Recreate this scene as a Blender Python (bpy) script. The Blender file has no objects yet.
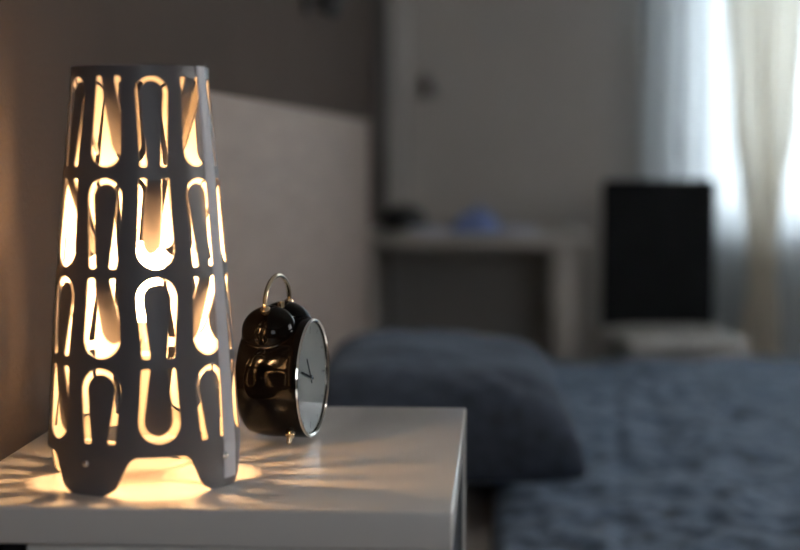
import bpy, bmesh, math, random
from mathutils import Vector, Matrix, noise
random.seed(7)
PI = math.pi
S = bpy.context.scene
COL = S.collection

# ------------------------------------------------------------------ camera
cd = bpy.data.cameras.new('camera'); cam = bpy.data.objects.new('camera', cd); COL.objects.link(cam)
cam.location = (0, 0, .95)
cam.rotation_euler = (math.radians(90 - 4.645), 0, math.radians(3.6))
cd.sensor_width = 36; cd.lens = 72; cd.clip_start = .02
cd.dof.use_dof = True; cd.dof.focus_distance = 1.27; cd.dof.aperture_fstop = 3.4
S.camera = cam

# ------------------------------------------------------------------ world
w = bpy.data.worlds.new('world'); S.world = w; w.use_nodes = True
bg = w.node_tree.nodes['Background']
bg.inputs['Color'].default_value = (.78, .89, 1, 1); bg.inputs['Strength'].default_value = 1.5

# ------------------------------------------------------------------ window light (overcast sky just outside the panes), plus an added near fill
def area(name, loc, rot, sx, sy, power, color):
    l = bpy.data.lights.new(name, 'AREA'); l.shape = 'RECTANGLE'; l.size = sx; l.size_y = sy
    l.energy = power; l.color = color
    o = bpy.data.objects.new(name, l); COL.objects.link(o); o.location = loc; o.rotation_euler = rot
    return o
area('daylight_far', (1.24, 5.28, 1.44), (math.radians(-90), 0, 0), 1.28, 1.48, 66, (.88, .95, 1))
area('daylight_right', (2.74, 2.1, 1.55), (0, math.radians(90), 0), 1.2, 1.0, 36, (1, .955, .91))
area('fill_near', (1.0, -1.75, 1.5), (math.radians(90), 0, 0), .9, 1.0, 6, (.95, .96, 1))  # added fill behind the camera, lifts the surfaces facing it

S.view_settings.view_transform = 'Standard'; S.view_settings.look = 'None'
S.view_settings.gamma = 1; S.view_settings.use_curve_mapping = False
S.view_settings.exposure = 0.08
BULB = 250

# ------------------------------------------------------------------ materials
def mat(name, color, rough=.5, metal=0, noise_scale=None, noise_amt=.15, bump=0, bump_scale=200, spec=.5, coat=0, emit=None, emit_s=0, stretch=None):
    m = bpy.data.materials.new(name); m.use_nodes = True
    nt = m.node_tree; b = nt.nodes['Principled BSDF']
    b.inputs['Base Color'].default_value = (*color, 1)
    b.inputs['Roughness'].default_value = rough; b.inputs['Metallic'].default_value = metal
    b.inputs['Specular IOR Level'].default_value = spec
    b.inputs['Coat Weight'].default_value = coat
    tc = nt.nodes.new('ShaderNodeTexCoord'); mp = nt.nodes.new('ShaderNodeMapping')
    nt.links.new(tc.outputs['Object'], mp.inputs['Vector'])
    if stretch: mp.inputs['Scale'].default_value = stretch
    n = nt.nodes.new('ShaderNodeTexNoise'); nt.links.new(mp.outputs[0], n.inputs['Vector'])
    n.inputs['Scale'].default_value = noise_scale or 20; n.inputs['Detail'].default_value = 5
    r = nt.nodes.new('ShaderNodeValToRGB'); nt.links.new(n.outputs['Fac'], r.inputs['Fac'])
    a = noise_amt if noise_scale else .03
    r.color_ramp.elements[0].position = .3; r.color_ramp.elements[1].position = .7
    r.color_ramp.elements[0].color = (*[c * (1 - a) for c in color], 1)
    r.color_ramp.elements[1].color = (*[min(1, c * (1 + a)) for c in color], 1)
    nt.links.new(r.outputs[0], b.inputs['Base Color'])
    if bump:
        n2 = nt.nodes.new('ShaderNodeTexNoise'); nt.links.new(mp.outputs[0], n2.inputs['Vector'])
        n2.inputs['Scale'].default_value = bump_scale; n2.inputs['Detail'].default_value = 4
        bp = nt.nodes.new('ShaderNodeBump'); bp.inputs['Strength'].default_value = bump
        bp.inputs['Distance'].default_value = .004
        nt.links.new(n2.outputs['Fac'], bp.inputs['Height']); nt.links.new(bp.outputs[0], b.inputs['Normal'])
    if emit:
        b.inputs['Emission Color'].default_value = (*emit, 1); b.inputs['Emission Strength'].default_value = emit_s
    return m

def cloth_mat(name, color, transl, transp):
    m = bpy.data.materials.new(name); m.use_nodes = True; nt = m.node_tree
    nt.nodes.clear(); L = nt.links.new
    out = nt.nodes.new('ShaderNodeOutputMaterial')
    d = nt.nodes.new('ShaderNodeBsdfDiffuse'); t = nt.nodes.new('ShaderNodeBsdfTranslucent'); tr = nt.nodes.new('ShaderNodeBsdfTransparent')
    n = nt.nodes.new('ShaderNodeTexNoise'); n.inputs['Scale'].default_value = 60
    r = nt.nodes.new('ShaderNodeValToRGB'); L(n.outputs['Fac'], r.inputs['Fac'])
    r.color_ramp.elements[0].color = (*[c * .93 for c in color], 1); r.color_ramp.elements[1].color = (*color, 1)
    L(r.outputs[0], d.inputs['Color']); L(r.outputs[0], t.inputs['Color'])
    m1 = nt.nodes.new('ShaderNodeMixShader'); m1.inputs[0].default_value = transl; L(d.outputs[0], m1.inputs[1]); L(t.outputs[0], m1.inputs[2])
    m2 = nt.nodes.new('ShaderNodeMixShader'); m2.inputs[0].default_value = transp; L(m1.outputs[0], m2.inputs[1]); L(tr.outputs[0], m2.inputs[2])
    L(m2.outputs[0], out.inputs['Surface'])
    return m

M = dict(
    wall=mat('wall_paint', (.52, .49, .455), .85, noise_scale=3, noise_amt=.05, bump=.15, bump_scale=150),
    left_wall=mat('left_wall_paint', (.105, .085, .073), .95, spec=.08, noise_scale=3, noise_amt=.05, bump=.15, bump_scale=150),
    ceiling=mat('ceiling_paint', (.6, .59, .57), .9),
    floor=mat('floor_wood', (.16, .10, .065), .45, noise_scale=6, noise_amt=.3, stretch=(1, 8, 1)),
    dark_grey=mat('dark_grey_plain', (.15, .138, .13), .5),
    trim_pale=mat('pale_trim', (.55, .53, .50), .5),
    white=mat('white_gloss_lacquer', (.88, .86, .82), .22, noise_scale=2, noise_amt=.02, coat=.3),
    whitefront=mat('white_front', (.58, .58, .54), .4),
    black=mat('black_panel', (.012, .012, .013), .5),
    lamp=mat('lamp_lacquer', (.155, .145, .148), .42, noise_scale=30, noise_amt=.03),
    lampin=mat('lamp_inside_white', (.55, .51, .45), .5),
    seam=mat('lamp_seam_highlight', (.66, .66, .70), .35, 0),  # paler than the lacquer, a daylight highlight put into the colour
    steel=mat('chrome', (.85, .80, .72), .09, 1),
    brass=mat('warm_chrome', (.80, .66, .46), .12, 1),
    clock=mat('black_gloss_metal', (.003, .0024, .002), .09, 0, spec=.16),
    dial=mat('dial_white', (.66, .71, .68), .5),
    ink=mat('black_ink', (.01, .01, .01), .5),
    bulb=mat('bulb_opal', (.9, .85, .8), .4, emit=(1, .56, .25), emit_s=BULB),
    socket=mat('socket_plastic', (.75, .72, .68), .35),
    headboard=mat('headboard_veneer', (.38, .30, .25), .6, noise_scale=4, noise_amt=.08, stretch=(1, 1, 9)),
    cover=mat('blue_grey_cover', (.082, .120, .180), .8, noise_scale=22, noise_amt=.75, bump=.9, bump_scale=60),
    pillow=mat('blue_grey_pillow', (.040, .055, .085), .85, noise_scale=45, noise_amt=.4, bump=.7, bump_scale=70),
    sheet=mat('pale_sheet', (.42, .40, .38), .9, bump=.3, bump_scale=60),
    desk=mat('desk_laminate', (.42, .395, .36), .35, noise_scale=5, noise_amt=.04),
    blue=mat('blue_cloth', (.22, .30, .58), .8, noise_scale=18, noise_amt=.2, bump=.4),
    paper=mat('paper', (.55, .57, .68), .8),
    chairback=mat('black_upholstery', (.004, .0045, .006), .9, noise_scale=12, noise_amt=.5, bump=.3),
    seat=mat('pale_seat_cover', (.60, .585, .55), .8, noise_scale=60, noise_amt=.4, bump=.8, bump_scale=90),
    metal=mat('grey_metal', (.30, .29, .28), .35, .8),
    frame=mat('window_frame_white', (.75, .76, .76), .4),
    sheer=cloth_mat('sheer_curtain', (.70, .75, .78), .45, .02),
    drape=cloth_mat('beige_drape', (.88, .83, .74), .60, .0),
)
g = bpy.data.materials.new('clear_glass'); g.use_nodes = True
gb = g.node_tree.nodes['Principled BSDF']; gb.inputs['Roughness'].default_value = 0; gb.inputs['Transmission Weight'].default_value = 1; gb.inputs['IOR'].default_value = 1.1
M['glass'] = g
for k_, sh_ in (('cover', .34), ('pillow', .24)):
    b_ = M[k_].node_tree.nodes['Principled BSDF']; b_.inputs['Sheen Weight'].default_value = sh_; b_.inputs['Sheen Roughness'].default_value = .45; b_.inputs['Sheen Tint'].default_value = (.55, .70, .9, 1)

# ------------------------------------------------------------------ helpers
def link_bm(name, bm, m, parent=None, smooth=False, loc=None):
    bmesh.ops.recalc_face_normals(bm, faces=bm.faces)
    me = bpy.data.meshes.new(name); bm.to_mesh(me); bm.free()
    o = bpy.data.objects.new(name, me); COL.objects.link(o)
    me.materials.append(m)
    if smooth:
        for p in me.polygons: p.use_smooth = True
        es = o.modifiers.new('split', 'EDGE_SPLIT'); es.split_angle = math.radians(38)
    if parent: o.parent = parent
    if loc: o.location = loc
    return o

def thing(name, label, cat, loc=(0, 0, 0), rz=0, group=None):
    o = bpy.data.objects.new(name, None); COL.objects.link(o); o.location = loc; o.rotation_euler = (0, 0, rz)
    o.empty_display_size = .05
    o['label'] = label; o['category'] = cat
    if group: o['group'] = group
    return o

def tag(o, label, cat, group=None):
    o['label'] = label; o['category'] = cat
    if group: o['group'] = group
    return o

def struct(o, label=None):
    o['kind'] = 'structure'
    if label: o['label'] = label
    return o

def box(bm, x0, x1, y0, y1, z0, z1, bev=0, seg=2):
    r = bmesh.ops.create_cube(bm, size=1)
    vs = r['verts']
    for v in vs:
        v.co = Vector((x0 + (v.co.x + .5) * (x1 - x0), y0 + (v.co.y + .5) * (y1 - y0), z0 + (v.co.z + .5) * (z1 - z0)))
    if bev:
        es = {e for v in vs for e in v.link_edges}
        bmesh.ops.bevel(bm, geom=list(es), offset=bev, segments=seg, affect='EDGES', profile=.5)

def bx(name, x0, x1, y0, y1, z0, z1, m, parent=None, bev=0, seg=2):
    bm = bmesh.new(); box(bm, x0, x1, y0, y1, z0, z1, bev, seg)
    return link_bm(name, bm, m, parent, smooth=bev > 0)

def lathe(bm, prof, axis='Z', n=64, mtx=None):
    """prof: list of (axial, radius); closed at r=0 ends"""
    rings = []
    def pt(a, r, t):
        if axis == 'Z': p = Vector((r * math.cos(t), r * math.sin(t), a))
        else: p = Vector((a, r * math.cos(t), r * math.sin(t)))
        return mtx @ p if mtx else p
    for a, r in prof:
        if r < 1e-6: rings.append([bm.verts.new(pt(a, 0, 0))])
        else: rings.append([bm.verts.new(pt(a, r, 2 * PI * i / n)) for i in range(n)])
    for A, B in zip(rings, rings[1:]):
        for i in range(n):
            j = (i + 1) % n
            if len(A) == 1 and len(B) == 1: continue
            if len(A) == 1: bm.faces.new((A[0], B[i], B[j]))
            elif len(B) == 1: bm.faces.new((A[i], B[0], A[j]))
            else: bm.faces.new((A[i], B[i], B[j], A[j]))

def tube(bm, pts, rad, n=12, cap=True):
    pts = [Vector(p) for p in pts]; rings = []
    rads = rad if isinstance(rad, (list, tuple)) else [rad] * len(pts)
    ref = None
    for i, p in enumerate(pts):
        d = (pts[min(i + 1, len(pts) - 1)] - pts[max(i - 1, 0)]).normalized()
        if ref is None: ref = Vector((0, 0, 1)) if abs(d.z) < .9 else Vector((1, 0, 0))
        u = d.cross(ref).normalized(); v = d.cross(u).normalized(); ref = -v.cross(d).cross(d) if False else ref
        u = (u if i == 0 else (pu - d * pu.dot(d)).normalized()); v = d.cross(u).normalized(); pu = u
        rings.append([bm.verts.new(p + (u * math.cos(2 * PI * k / n) + v * math.sin(2 * PI * k / n)) * rads[i]) for k in range(n)])
    for A, B in zip(rings, rings[1:]):
        for k in range(n):
            bm.faces.new((A[k], A[(k + 1) % n], B[(k + 1) % n], B[k]))
    if cap:
        bm.faces.new(rings[0]); bm.faces.new(rings[-1])

def grid(bm, nx, ny, f):
    V = [[bm.verts.new(f(i / nx, j / ny)) for i in range(nx + 1)] for j in range(ny + 1)]
    for j in range(ny):
        for i in range(nx):
            bm.faces.new((V[j][i], V[j][i + 1], V[j + 1][i + 1], V[j + 1][i]))
    return V

# ------------------------------------------------------------------ room
XL, XR, YN, YF, ZC = -.392, 2.6, -1.6, 5.0, 2.5
struct(bx('floor', XL - .1, XR + .1, YN - .1, YF + .1, -.1, 0, M['floor']))
struct(bx('ceiling', XL - .1, XR + .1, YN - .1, YF + .1, ZC, ZC + .1, M['ceiling']))
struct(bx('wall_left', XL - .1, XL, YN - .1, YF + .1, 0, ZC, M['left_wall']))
def wall_with_hole(name, horizontal, fixed0, fixed1, a0, a1, h0, h1, z0, z1, m):
    bm = bmesh.new()
    for (p, q, r, s) in ((a0, h0, 0, ZC), (h1, a1, 0, ZC), (h0, h1, 0, z0), (h0, h1, z1, ZC)):
        if horizontal: box(bm, p, q, fixed0, fixed1, r, s)
        else: box(bm, fixed0, fixed1, p, q, r, s)
    return struct(link_bm(name, bm, m))
WX0, WX1, WZ0, WZ1 = .60, 1.88, .70, 2.18
wall_with_hole('wall_far', True, YF, YF + .1, XL, XR, WX0, WX1, WZ0, WZ1, M['wall'])
wall_with_hole('wall_near', True, YN - .1, YN, XL, XR, .5, 1.5, .95, 2.05, M['wall'])  # unseen wall; its opening is added to let the near fill in
wall_with_hole('wall_right', False, XR, XR + .1, YN, YF, 1.5, 2.7, 1.05, 2.05, M['wall'])

struct(bx('trim_3', .46, .50, YN, YN + .02, .91, 2.09, M['frame'])); struct(bx('trim_4', 1.50, 1.54, YN, YN + .02, .91, 2.09, M['frame']))  # casing of the added opening
def window(name, horizontal, f0, a0, a1, z0, z1, sill):
    root = bpy.data.objects.new(name, None); COL.objects.link(root); root['kind'] = 'structure'
    bm = bmesh.new(); t = .05
    am = (a0 + a1) / 2
    for (p, q, r, s) in ((a0, a0 + t, z0, z1), (a1 - t, a1, z0, z1), (a0 + t, a1 - t, z0, z0 + t), (a0 + t, a1 - t, z1 - t, z1), (am - t / 2, am + t / 2, z0 + t, z1 - t)):
        if horizontal: box(bm, p, q, f0 + .03, f0 + .08, r, s, .004)
        else: box(bm, f0 + .03, f0 + .08, p, q, r, s, .004)
    link_bm('window_frame', bm, M['frame'], root, True)
    for (p, q) in ((a0 + t, am - t / 2), (am + t / 2, a1 - t)):
        if horizontal: bx('window_pane', p, q, f0 + .052, f0 + .058, z0 + t, z1 - t, M['glass'], root)
        else: bx('window_pane', f0 + .052, f0 + .058, p, q, z0 + t, z1 - t, M['glass'], root)
    if horizontal: bx('window_sill', a0 - .03, a1 + .03, f0 - .05, f0 + .03, z0 - .025, z0, M['frame'], root, .005)
    else: bx('window_sill', f0 - .08, f0 + .03, a0 - .03, a1 + .03, z0 - .025, z0, M['frame'], root, .005)
    return root
window('window_1', True, YF, WX0, WX1, WZ0, WZ1, True)
window('window_2', False, XR, 1.5, 2.7, 1.05, 2.05, True)
struct(bx('baseboard_far', XL, XR, YF - .015, YF, 0, .08, M['trim_pale'], bev=.003))
struct(bx('baseboard_left', XL, XL + .012, YN, 1.0, 0, .08, M['trim_pale'], bev=.003))
struct(bx('corner_strip', XL, XL + .042, YF - .05, YF, .08, ZC, M['dark_grey'], bev=.004), 'dark vertical strip in the wall corner')  # narrow dark box standing in the corner above the baseboard
struct(bx('trim_2', XL + .042, XL + .105, YF - .03, YF, .08, ZC, M['trim_pale'], bev=.006), 'pale vertical pilaster strip by the corner')

# ------------------------------------------------------------------ bed
BZ = .40; BY0, BY1 = 1.95, 4.06; BX0, BX1 = -.345, 1.70
bed = thing('bed', 'double bed with tall beige-brown headboard against the left wall', 'bed', (0, 0, 0))
hb_bm = bmesh.new(); box(hb_bm, -.388, -.350, 1.80, 4.27, 0, 1.015, .004)
link_bm('headboard', hb_bm, M['headboard'], bed, True)
bx('bed_frame', BX0, BX1, BY0, BY1 - .02, .08, .17, M['headboard'], bed, .006)
for (x, y) in ((BX0 + .04, BY0 + .04), (BX0 + .04, BY1 - .09), (BX1 - .09, BY0 + .04), (BX1 - .09, BY1 - .09)):
    bx('leg', x, x + .05, y, y + .05, 0, .08, M['headboard'], bed, .004)
mattress = bx('mattress', BX0, BX1, BY0, BY1 - .02, .17, .365, M['sheet'], bed, .03, 4)

def fold(x, y):
    h = .020 * noise.noise(Vector((x * 3.1, y * 2.2, 1.3)))
    h += .022 * (1 - abs(noise.noise(Vector((x * 6 + y * 2, y * 5 - x * 3, 4.2))) * 2)) * .7
    h += .008 * (1 - abs(noise.noise(Vector((x * 14, y * 9 + x * 6, 8.2))) * 2)) * .6
    h += .005 * noise.noise(Vector((x * 34, y * 30, 2.2)))
    # long seam running away from the camera
    cx = .167 + (y - 2.157) * (.259 - .167) / 1.437
    d = (x - cx) / .012
    h -= .005 * math.exp(-d * d)
    return h
def cover_pt(u, v):
    x0, x1 = -.012, BX1 + .02
    # unrolled lengths: drape near side, top, drape far side
    D = .26; W = BY1 - BY0 + .03
    s = v * (W + 2 * D) - D
    y0 = BY0 - .015
    x = x0 + u * (x1 - x0)
    rr = .03
    if s < 0: y, z = y0 - .004 * math.sin(x * 24), BZ - rr * .3 + s
    elif s > W: y, z = y0 + W + .01 * math.sin(x * 21), BZ - rr * .3 - (s - W)
    else:
        e = min(s, W - s); k = 0 if e > rr else rr - math.sqrt(max(0, rr * rr - (rr - e) ** 2))
        y, z = y0 + s, BZ - k * .3
    if 0 <= s <= W:
        z += fold(x, y) * min(1, min(s, W - s) / .05)
        ex = (x - x0) / .03
        if ex < 1: z -= .028 * (1 - math.sqrt(max(0, 1 - (1 - ex) ** 2)))
    z = max(z, .09)
    return Vector((x, y, z))
bm = bmesh.new(); grid(bm, 260, 330, cover_pt)
cv = link_bm('bedspread', bm, M['cover'], None, True)
cv.modifiers.remove(cv.modifiers['split'])
sm = cv.modifiers.new('thick', 'SOLIDIFY'); sm.thickness = .008; sm.offset = -1
tag(cv, 'crumpled blue-grey bedspread covering the bed mattress', 'bedspread')

def pillow(name, label, cx, cy, cz, lx, ly, h, rz, tilt, seed, m):
    bm = bmesh.new(); n = 56
    def f(sign):
        def g(u, v):
            a, b = u * 2 - 1, v * 2 - 1
            # pinched sides, pointed corners
            px = a * lx / 2 * (1 - .07 * (1 - b * b) ** 1 * abs(a) ** 6 )
            py = b * ly / 2 * (1 - .07 * (1 - a * a) ** 1 * abs(b) ** 6 )
            e = max(0, (1 - a ** 4)) ** .5 * max(0, (1 - b ** 4)) ** .5
            e = e ** .75
            z = sign * h / 2 * e
            k = min(1, e * 3)
            z += sign * k * (.012 * noise.noise(Vector((px * 7, py * 6, seed))) + .009 * (.5 - abs(noise.noise(Vector((px * 15 + py * 5, py * 12, seed + 3))))))
            if sign < 0: z *= .24
            return Vector((px, py, z))
        return g
    A = grid(bm, n, n, f(1)); B = grid(bm, n, n, f(-1))
    bmesh.ops.remove_doubles(bm, verts=bm.verts, dist=.0004)
    o = link_bm(name, bm, m, None, True); o.modifiers.remove(o.modifiers['split'])
    o.location = (cx, cy, cz); o.rotation_euler = (0, tilt, rz)
    o['label'] = label; o['category'] = 'pillow'; o['group'] = 'pillows at the head of the bed'
    return o
P1 = pillow('pillow', 'plump blue-grey pillow nearest the nightstand', -.108, 2.745, .462, .455, .80, .285, math.radians(2), 0, 2.1, M['pillow'])
P2 = pillow('pillow', 'dark pillow mostly hidden behind the nearer plump pillow', -.15, 3.60, .436, .38, .60, .135, math.radians(-1), 0, 9.4, M['pillow'])

# ------------------------------------------------------------------ nightstand
TZ = .705
ns = thing('nightstand', 'white gloss nightstand with dark side carrying the lamp and clock', 'nightstand', (0, 0, 0))
bx('tabletop', XL + .003, -.031, 1.055, 1.485, TZ - .027, TZ, M['white'], ns, .0025, 3)
bx('side_panel', -.051, -.0345, 1.075, 1.478, .10, TZ - .027, M['black'], ns)
bx('side_panel', -.345, -.329, 1.075, 1.478, .10, TZ - .027, M['black'], ns)
bx('back_edge', -.0345, -.0312, 1.474, 1.482, .06, TZ - .027, M['white'], ns)
bx('back_panel', -.329, -.051, 1.468, 1.478, .10, TZ - .027, M['whitefront'], ns)
bx('bottom_panel', -.329, -.051, 1.075, 1.468, .10, .116, M['whitefront'], ns)
dr = bx('drawer', -.322, -.0325, 1.0556, 1.075, .47, TZ - .0275, M['white'], ns, .0008)
bm = bmesh.new(); lathe(bm, [(0, 0), (0, .006), (-.012, .006), (-.018, .012), (-.024, .011), (-.026, 0)], n=24, mtx=Matrix.Translation((-.18, 1.060, .58)) @ Matrix.Rotation(math.radians(-90), 4, 'X'))
link_bm('knob', bm, M['steel'], dr, True)
dr2 = bx('drawer', -.322, -.0325, 1.0556, 1.075, .118, .465, M['whitefront'], ns, .002)
bm = bmesh.new(); lathe(bm, [(0, 0), (0, .006), (-.012, .006), (-.018, .012), (-.024, .011), (-.026, 0)], n=24, mtx=Matrix.Translation((-.18, 1.060, .29)) @ Matrix.Rotation(math.radians(-90), 4, 'X'))
link_bm('knob', bm, M['steel'], dr2, True)
for x in (-.340, -.06):
    for y in (1.08, 1.45): bx('leg', x, x + .02, y, y + .02, 0, .10, M['black'], ns)

# ------------------------------------------------------------------ table lamp
LC = Vector((-.2615, 1.155, TZ)); az = math.atan2(.258, 1.155)
FWD = Vector((math.sin(az), -math.cos(az), 0)); RGT = Vector((math.cos(az), math.sin(az), 0))
LH = .300
def lamp_r(z):
    t = min(1, max(0, (z - .03) / (LH - .03)))
    return (.0700) + (.0488 - .0700) * t + .0015 * math.sin(PI * t)
ROWS = [(.0368, .0892, 0), (.0965, .1520, 1), (.1592, .2215, 0), (.2300, .2930, 1)]   # z0, z1, parity
def smax(a, b, k=.0012):
    h = max(k - abs(a - b), 0) / k
    return max(a, b) + h * h * k * .25
def cell(th, z):
    """th in degrees -> (col, row, x, t, height, down?, scale)"""
    c = round((th - 9) / 36)
    for r, (z0, z1, p) in enumerate(ROWS):
        if z0 - .003 < z < z1 + .003:
            xdeg = th - 9 - 36 * c
            down = ((c + p) % 2 == 0) if True else False   # tongue hangs from the top
            return c, r, math.radians(xdeg) * lamp_r(z), (z1 - z if down else z - z0), z1 - z0, down, lamp_r((z0 + z1) / 2)
    return None
def prof(x, t, w0, w1, hh):
    tc = hh - w1
    if t < tc: return abs(x) - (w0 + (w1 - w0) * max(0, t) / tc)
    return math.hypot(x, t - tc) - w1
def sdf(th, z):
    """positive = metal"""
    d = 1.0
    q = cell(th, z)
    if q:
        c, r, x, t, H, down, R = q
        o = prof(x, t, math.radians(10.2) * R, math.radians(12.7) * R, H)
        i = prof(x, t, math.radians(5.2) * R, math.radians(9.4) * R, H - math.radians(3.3) * R)
        d = smax(smax(o, -i), -t)
    # arches between the legs
    a = (th - 9 + 45) % 90 - 45
    if z < .04:
        R = lamp_r(z); x = abs(math.radians(a) * R)
        wz = math.radians(28) * R + (math.radians(17) * R - math.radians(28) * R) * (z / .0275) + .0065 * max(0, 1 - z / .007) ** 2
        d = min(d, smax(x - wz, z - .0275, .006))
    return d
def is_tongue(th, z):
    q = cell(th, z)
    if not q: return None
    c, r, x, t, H, down, R = q
    if t < 0 or t > H: return None
    o = prof(x, t, math.radians(10.2) * R, math.radians(12.7) * R, H)
    i = prof(x, t, math.radians(5.2) * R, math.radians(9.4) * R, H - math.radians(3.3) * R)
    return (q if i < -o else None)
NT, NZ = 420, 300
vals = [[sdf((i * 360 / NT) - 180, j * LH / NZ) for i in range(NT)] for j in range(NZ + 1)]
bm = bmesh.new(); vd = {}
def place(th, z, dr=0):
    r = lamp_r(z)
    q = is_tongue(th, z)
    if q:
        c, rr, x, t, H, down, R = q
        ang = math.radians(24 if down else 2.5)
        if down and rr == 0: ang = math.radians(9)
        s = t * t / (t + .004)
        r -= s * math.sin(ang)
        z += (1 if down else -1) * s * (1 - math.cos(ang))
    a = math.radians(th)
    return FWD * (r + dr) * math.cos(a) + RGT * (r + dr) * math.sin(a) + Vector((0, 0, z))
def gv(key, th, z):
    if key not in vd: vd[key] = bm.verts.new(place(th, z))
    return vd[key]
for j in range(NZ):
    for i in range(NT):
        cs = [(i, j), (i + 1, j), (i + 1, j + 1), (i, j + 1)]
        vv = [vals[b][a % NT] for a, b in cs]
        if all(v <= 0 for v in vv): continue
        poly = []
        for k in range(4):
            (a, b), v = cs[k], vv[k]; (a2, b2), v2 = cs[(k + 1) % 4], vv[(k + 1) % 4]
            if v > 0: poly.append(gv((a % NT, b), a * 360 / NT - 180, b * LH / NZ))
            if (v > 0) != (v2 > 0):
                f = v / (v - v2); f = min(.95, max(.05, f))
                key = tuple(sorted(((a % NT, b), (a2 % NT, b2)))) + ('e',)
                poly.append(gv(key, (a + (a2 - a) * f) * 360 / NT - 180, (b + (b2 - b) * f) * LH / NZ))
        if len(poly) >= 3:
            try: bm.faces.new(poly)
            except ValueError: pass
lamp = thing('table_lamp', 'tapered grey metal lamp with cut-out tongues, lit, at left of nightstand', 'lamp', LC)
bmesh.ops.recalc_face_normals(bm, faces=bm.faces)
me = bpy.data.meshes.new('lamp_shade'); bm.to_mesh(me); bm.free()
for p in me.polygons: p.use_smooth = True
me.materials.append(M['lamp']); me.materials.append(M['lampin'])
sh = bpy.data.objects.new('lamp_shade', me); COL.objects.link(sh); sh.parent = lamp
so = sh.modifiers.new('thick', 'SOLIDIFY'); so.thickness = .0012; so.offset = -1; so.material_offset = 1
es = sh.modifiers.new('split', 'EDGE_SPLIT'); es.split_angle = math.radians(40)
# folded seam on the right, its colour lightened in place of a window highlight
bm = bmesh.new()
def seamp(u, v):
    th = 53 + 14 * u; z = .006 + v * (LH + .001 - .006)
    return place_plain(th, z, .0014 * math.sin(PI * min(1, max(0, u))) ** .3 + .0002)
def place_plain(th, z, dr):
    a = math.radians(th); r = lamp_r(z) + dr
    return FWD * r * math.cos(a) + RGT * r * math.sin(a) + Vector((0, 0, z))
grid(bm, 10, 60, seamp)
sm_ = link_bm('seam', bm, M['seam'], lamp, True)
# rim
bm = bmesh.new()
lathe(bm, [(LH - .003, lamp_r(LH) - .0016), (LH + .0006, lamp_r(LH) - .0012), (LH + .0006, lamp_r(LH) + .0006), (LH - .003, lamp_r(LH) + .0006)], n=96)
link_bm('rim', bm, M['lamp'], lamp, True)
# rivets at each leg
for k in range(4):
    th = 9 + 45 + 90 * k
    bm = bmesh.new(); a = math.radians(th)
    nrm = FWD * math.cos(a) + RGT * math.sin(a)
    mt = Matrix.Translation(nrm * (lamp_r(.023) + .0) + Vector((0, 0, .0225))) @ nrm.to_track_quat('Z', 'Y').to_matrix().to_4x4()
    lathe(bm, [(0, .0028), (.0012, .0024), (.002, .0012), (.0022, 0)], n=16, mtx=mt)
    link_bm('rivet', bm, M['steel'], lamp, True)
# bracket, socket, bulb
bm = bmesh.new()
for k in range(2):
    a = math.radians(54 + 90 * k); d = FWD * math.cos(a) + RGT * math.sin(a); n_ = Vector((-d.y, d.x, 0))
    R = lamp_r(.023) - .0016
    for (s, e) in ((-R, R),):
        P = [d * s + n_ * .004, d * e + n_ * .004, d * e - n_ * .004, d * s - n_ * .004]
        lo = [bm.verts.new(p + Vector((0, 0, .0215))) for p in P]; hi = [bm.verts.new(p + Vector((0, 0, .0235))) for p in P]
        bm.faces.new(lo); bm.faces.new(hi)
        for q in range(4): bm.faces.new((lo[q], lo[(q + 1) % 4], hi[(q + 1) % 4], hi[q]))
link_bm('bracket', bm, M['socket'], lamp)
bm = bmesh.new(); lathe(bm, [(.0236, 0), (.0236, .020), (.030, .020), (.034, .0145), (.092, .0145), (.095, .012), (.095, 0)], n=32)
link_bm('socket', bm, M['socket'], lamp, True)
bm = bmesh.new(); lathe(bm, [(.0951, 0), (.0951, .0095), (.114, .0095), (.117, .008), (.117, 0)], n=32)
bulbb = link_bm('bulb_base', bm, M['steel'], lamp, True)
bm = bmesh.new()
pr = [(.1171, 0), (.1171, .009), (.130, .0095), (.142, .0105)]
for k in range(0, 15):
    t = math.radians(-35 + k * 125 / 14); pr.append((.159 + .0155 * math.sin(t), .0155 * math.cos(t)))
pr[-1] = (.1745, 0)
lathe(bm, pr, n=40)
link_bm('bulb', bm, M['bulb'], lamp, True)

# ------------------------------------------------------------------ alarm clock
CR = .050
ck = thing('alarm_clock', 'glossy black twin-bell alarm clock beside the lit lamp', 'clock', (-.180, 1.315, TZ + .0525), math.radians(-9.3))
bm = bmesh.new()
pr = [(-.0295, 0), (-.0295, .038), (-.0280, .0435), (-.024, .0472), (-.017, .0492), (-.009, .0500), (.000, .0502), (.016, .0502), (.0225, .0500), (.0250, .0492), (.0252, .0465), (.0225, .0462), (.0225, 0)]
lathe(bm, pr, 'X', 96)
link_bm('body', bm, M['clock'], ck, True)
bm = bmesh.new()
lathe(bm, [(.0226, .0462), (.0258, .0466), (.0266, .0476), (.0264, .0488), (.0250, .0494)], 'X', 96)
link_bm('bezel', bm, M['steel'], ck, True)
bm = bmesh.new(); lathe(bm, [(.0226, 0), (.0226, .0461), (.0228, .0461), (.0229, 0)], 'X', 64)
link_bm('dial', bm, M['dial'], ck)
bm = bmesh.new()
for k in range(12):
    a = k * PI / 6; c, s = math.cos(a), math.sin(a); L = .006 if k % 3 == 0 else .003
    P = [(.043, .0006), (.043, -.0006), (.043 - L, -.0006), (.043 - L, .0006)]
    bm.faces.new([bm.verts.new(Vector((.02295, r * c - q * s, r * s + q * c))) for r, q in P])
link_bm('hour_marks', bm, M['ink'], ck)
def hand(name, deg, L, w_, x):
    bm = bmesh.new(); a = math.radians(deg)
    box(bm, x, x + .0004, -w_, w_, -.006, L)
    o = link_bm(name, bm, M['ink'], ck); o.rotation_euler = (a, 0, 0)
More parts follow.
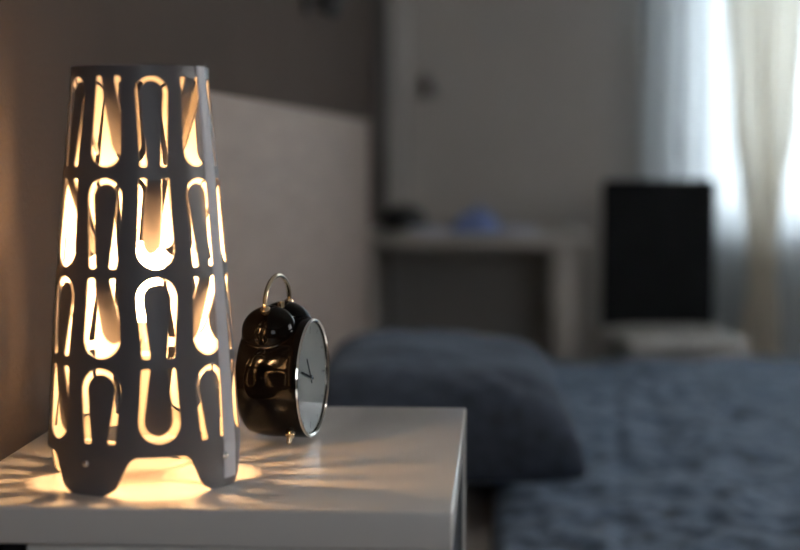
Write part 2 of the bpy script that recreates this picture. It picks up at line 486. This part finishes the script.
# looking at the dial from +X, right is +Y ... hour hand up-left, minute hand left
hand('hour_hand', 34, .020, .0011, .0232)
hand('minute_hand', 74, .030, .0008, .0238)
bm = bmesh.new(); lathe(bm, [(.0230, 0), (.0230, .0022), (.0246, .0022), (.0246, 0)], 'X', 24)
link_bm('hand_hub', bm, M['steel'], ck, True)
bm = bmesh.new(); lathe(bm, [(.0250, 0), (.0249, .02), (.0247, .0465), (.0242, .0465), (.0244, .02), (.0245, 0)], 'X', 64)
link_bm('glass', bm, M['glass'], ck, True)
for s in (-1, 1):
    a = math.radians(29) * s                      # bells lean outwards, side by side along Y
    mt = Matrix.Translation((-.005, 0, 0)) @ Matrix.Rotation(-a, 4, 'X')
    bm = bmesh.new()
    R0, z0 = .0225, .0460
    pr = [(z0, R0 - .0012), (z0 - .0004, R0), (z0 + .002, R0 + .0003)]
    for k in range(1, 13):
        t = k * PI / 24; pr.append((z0 + .002 + .0185 * math.sin(t), R0 * math.cos(t)))
    pr[-1] = (z0 + .0205, 0)
    lathe(bm, pr + [], 'Z', 56, mt)
    b = link_bm('bell', bm, M['clock'], ck, True)
    sf = b.modifiers.new('thick', 'SOLIDIFY'); sf.thickness = .001
    bm = bmesh.new(); lathe(bm, [(z0 - .0008, R0 - .0008), (z0 - .0008, R0 + .0005), (z0 + .0006, R0 + .0006), (z0 + .0006, R0 - .0004)], 'Z', 56, mt)
    link_bm('bell_edge', bm, M['steel'], b, True)
    bm = bmesh.new(); lathe(bm, [(CR - .003, 0), (CR - .003, .0028), (z0 + .0195, .0028), (z0 + .0195, .0042), (z0 + .0225, .0042), (z0 + .0245, .002), (z0 + .0250, 0)], 'Z', 24, mt)
    link_bm('bell_post', bm, M['brass'], b, True)
    # foot
    fa = math.radians(180 - 33 * s)
    mf = Matrix.Translation((.014, 0, 0)) @ Matrix.Rotation(fa, 4, 'X')
    bm = bmesh.new(); lathe(bm, [(.0485, 0), (.0485, .0042), (.053, .0040), (.0545, .0026), (.0590, .0022), (.0606, .0012), (.0610, 0)], 'Z', 24, mf)
    link_bm('foot', bm, M['brass'], ck, True)
# handle between the two bell nuts
bm = bmesh.new()
hy = .0710 * math.sin(math.radians(29)); hz = .0710 * math.cos(math.radians(29))
pts = [(-.002, -hy, hz), (-.002, -hy * .99, hz + .008)]
pts = []
for k in range(25):
    t = PI - PI * k / 24
    pts.append((-.005, hy * math.cos(t) * (1 - .26 * math.sin(t)), hz + .0225 * math.sin(t) ** .6 if math.sin(t) > 0 else hz))
tube(bm, pts, .0019, 14)
link_bm('handle', bm, M['brass'], ck, True)
bm = bmesh.new(); tube(bm, [(-.002, 0, CR - .002), (-.002, 0, CR + .010)], .0012, 10)
lathe(bm, [(CR + .008, 0), (CR + .008, .003), (CR + .013, .003), (CR + .013, 0)], 'Z', 20, Matrix.Translation((-.002, 0, 0)))
link_bm('hammer', bm, M['brass'], ck, True)

# ------------------------------------------------------------------ desk
DZ = .70
dk = thing('desk', 'small pale desk standing against the far wall', 'desk', (0, 0, 0))
bx('desktop', -.388, .246, 4.42, 4.965, DZ - .035, DZ, M['desk'], dk, .003)
bx('leg_panel', .148, .215, 4.45, 4.95, 0, DZ - .035, M['desk'], dk, .003)
bx('leg_panel', -.385, -.355, 4.45, 4.95, 0, DZ - .035, M['desk'], dk, .003)

# desk lamp
dl = thing('desk_lamp', 'thin dark desk lamp with small head at left end of desk', 'lamp', (-.283, 4.74, DZ))
bm = bmesh.new(); lathe(bm, [(0, 0), (0, .065), (.030, .066), (.060, .052), (.072, .018), (.072, 0)], n=40)
link_bm('base', bm, M['black'], dl, True)
bm = bmesh.new(); tube(bm, [(.006, 0, .07), (.008, 0, .22), (.012, 0, .40), (.03, 0, .435), (.05, 0, .44)], .004, 10)
link_bm('pole', bm, M['metal'], dl, True)
bm = bmesh.new(); lathe(bm, [(.035, 0), (.035, .014), (.01, .022), (-.035, .030), (-.034, .027), (.008, .019), (.03, 0)], n=28, mtx=Matrix.Translation((.064, 0, .425)) @ Matrix.Rotation(math.radians(-14), 4, 'Y'))
link_bm('lamp_head', bm, M['dark_grey'], dl, True)

# things on the desk
bm = bmesh.new()
def lump(cx, cy, lx, ly, h, seed):
    def f(u, v):
        a, b = u * 2 - 1, v * 2 - 1
        e = max(0, (1 - a * a) * (1 - b * b))
        z = h * e ** .5 * (.7 + .6 * noise.noise(Vector((a * 2.2, b * 2.2, seed)))) if e > 0 else 0
        return Vector((a * lx / 2 * (1 - .15 * b * b), b * ly / 2 * (1 - .15 * a * a), max(0, z)))
    return f
grid(bm, 24, 24, lump(0, 0, .15, .16, .085, 3.3))
bmesh.ops.holes_fill(bm, edges=[e for e in bm.edges if e.is_boundary])
o = link_bm('folded_cloth', bm, M['blue'], None, True, (-.072, 4.62, DZ + .0005)); tag(o, 'small crumpled blue cloth lying mid desk', 'cloth')
st = []
for k, (x, y, rz, lx) in enumerate(((-.205, 4.58, .12, .10), (.055, 4.60, -.10, .09))):
    bm = bmesh.new(); box(bm, -lx / 2, lx / 2, -.10, .10, 0, .012, .001)
    o = link_bm('paper_pad', bm, M['paper'], None, True, (x, y, DZ)); o.rotation_euler = (0, 0, rz)
    tag(o, ('pale bluish paper pad on desk, left of the blue cloth', 'pale bluish paper pad on desk, right of the blue cloth')[k], 'paper pad', 'paper pads on the desk')

# ------------------------------------------------------------------ chair
ch = thing('chair', 'chair with black upright back and pale seat before the far wall', 'chair', (.472, 4.42, 0), math.radians(9))
bm = bmesh.new(); box(bm, -.160, .168, .155, .19, .432, .852, .014, 4)
link_bm('backrest', bm, M['chairback'], ch, True)
def seat_f(sign):
    def f(u, v):
        a, b = u * 2 - 1, v * 2 - 1
        e = max(0, (1 - a ** 8) * (1 - b ** 8)) ** .5
        z = sign * .020 * e + (.003 * math.sin(a * 42) * e if sign > 0 else 0)
        return Vector((a * .166, b * .185 - .02, z))
    return f
bm = bmesh.new(); grid(bm, 90, 40, seat_f(1)); grid(bm, 90, 40, seat_f(-1)); bmesh.ops.remove_doubles(bm, verts=bm.verts, dist=.0003)
link_bm('seat', bm, M['seat'], ch, True, (0, 0, .422))
bx('seat_frame', -.165, .165, -.19, .155, .375, .403, M['metal'], ch, .004)
for sx in (-1, 1):
    for (ya, yb) in ((-.18, -.20), (.15, .18)):
        bm = bmesh.new(); tube(bm, [(sx * .150, ya, .39), (sx * .158, yb, 0)], .011, 12)
        link_bm('leg', bm, M['metal'], ch, True)
    bm = bmesh.new(); tube(bm, [(sx * .12, .168, .385), (sx * .12, .172, .50)], .009, 12)
    link_bm('back_post', bm, M['metal'], ch, True)

# ------------------------------------------------------------------ wall spotlight above the bed
sp = thing('wall_spotlight', 'small dark wall spotlight high above the headboard', 'lamp', (XL, 3.19, 1.235))
bm = bmesh.new(); lathe(bm, [(0, 0), (0, .028), (.010, .028), (.013, .02), (.013, 0)], 'X', 28); link_bm('mount', bm, M['black'], sp, True)
bm = bmesh.new(); tube(bm, [(.012, 0, 0), (.035, 0, .004), (.045, 0, .01)], .005, 10); link_bm('arm', bm, M['black'], sp, True)
bm = bmesh.new(); lathe(bm, [(.04, 0), (.04, .018), (.03, .022), (-.03, .026), (-.03, .022), (.02, 0)], 'Z', 28, Matrix.Translation((.058, 0, .0)) @ Matrix.Rotation(math.radians(25), 4, 'Y'))
link_bm('spot_head', bm, M['black'], sp, True)

# ------------------------------------------------------------------ curtains
bm = bmesh.new()
def sheer(x0, x1, y):
    def f(u, v):
        x = x0 + u * (x1 - x0)
        return Vector((x, y + .012 * math.sin(x * 125 + 1.2 * math.sin(x * 17)) + .004 * math.sin(x * 250), .03 + v * 2.27))
    return f
grid(bm, 260, 12, sheer(.42, 1.92, 4.905))
o = link_bm('sheer_curtain', bm, M['sheer'], None, True); o.modifiers.clear()
tag(o, 'thin white sheer curtain hanging across the bright window', 'curtain')
def drape(u, v):
    z = .03 + v * 2.25
    zs = [(.0, .150), (.35, .125), (.56, .088), (.66, .088), (.80, .13), (1.05, .195), (1.4, .235), (2.3, .27)]
    for (a, wa), (b, wb) in zip(zs, zs[1:]):
        if a <= z <= b:
            t = (z - a) / (b - a); t = t * t * (3 - 2 * t); wd = wa + (wb - wa) * t; break
    cx = .775 + .02 * max(0, z - .65) * -.6
    s = u * 2 - 1
    amp = .022 * (1 - .35 * (wd < .12))
    return Vector((cx + s * wd / 2 + .006 * math.sin(u * 50 + z), 4.80 + amp * math.sin(u * PI * 2 * 6 + .5 * math.sin(z * 3)) * 1.0, z))
bm = bmesh.new(); grid(bm, 150, 90, drape)
o = link_bm('drape', bm, M['drape'], None, True); o.modifiers.clear()
tag(o, 'beige drape gathered at the waist beside the bright window', 'curtain')
tb = bmesh.new()
R_ = []
for k in range(49):
    t = 2 * PI * k / 48; R_.append((.775 + .050 * math.cos(t), 4.80 + .030 * math.sin(t), .61 + .004 * math.sin(t)))
tube(tb, R_, .006, 10, cap=False)
o = link_bm('curtain_tieback', tb, M['drape'], None, True); tag(o, 'beige tieback cord around the waist of the drape', 'tieback')
rd = thing('curtain_rod', 'metal curtain rod above the window', 'curtain rod', (0, 0, 0))
bm = bmesh.new(); tube(bm, [(.50, 4.86, 2.31), (2.0, 4.86, 2.31)], .011, 16); link_bm('rod', bm, M['metal'], rd, True)
for x in (.52, 1.98):
    bm = bmesh.new(); tube(bm, [(x, 4.86, 2.31), (x, 5.0, 2.31)], .007, 10); link_bm('rod_bracket', bm, M['metal'], rd, True)
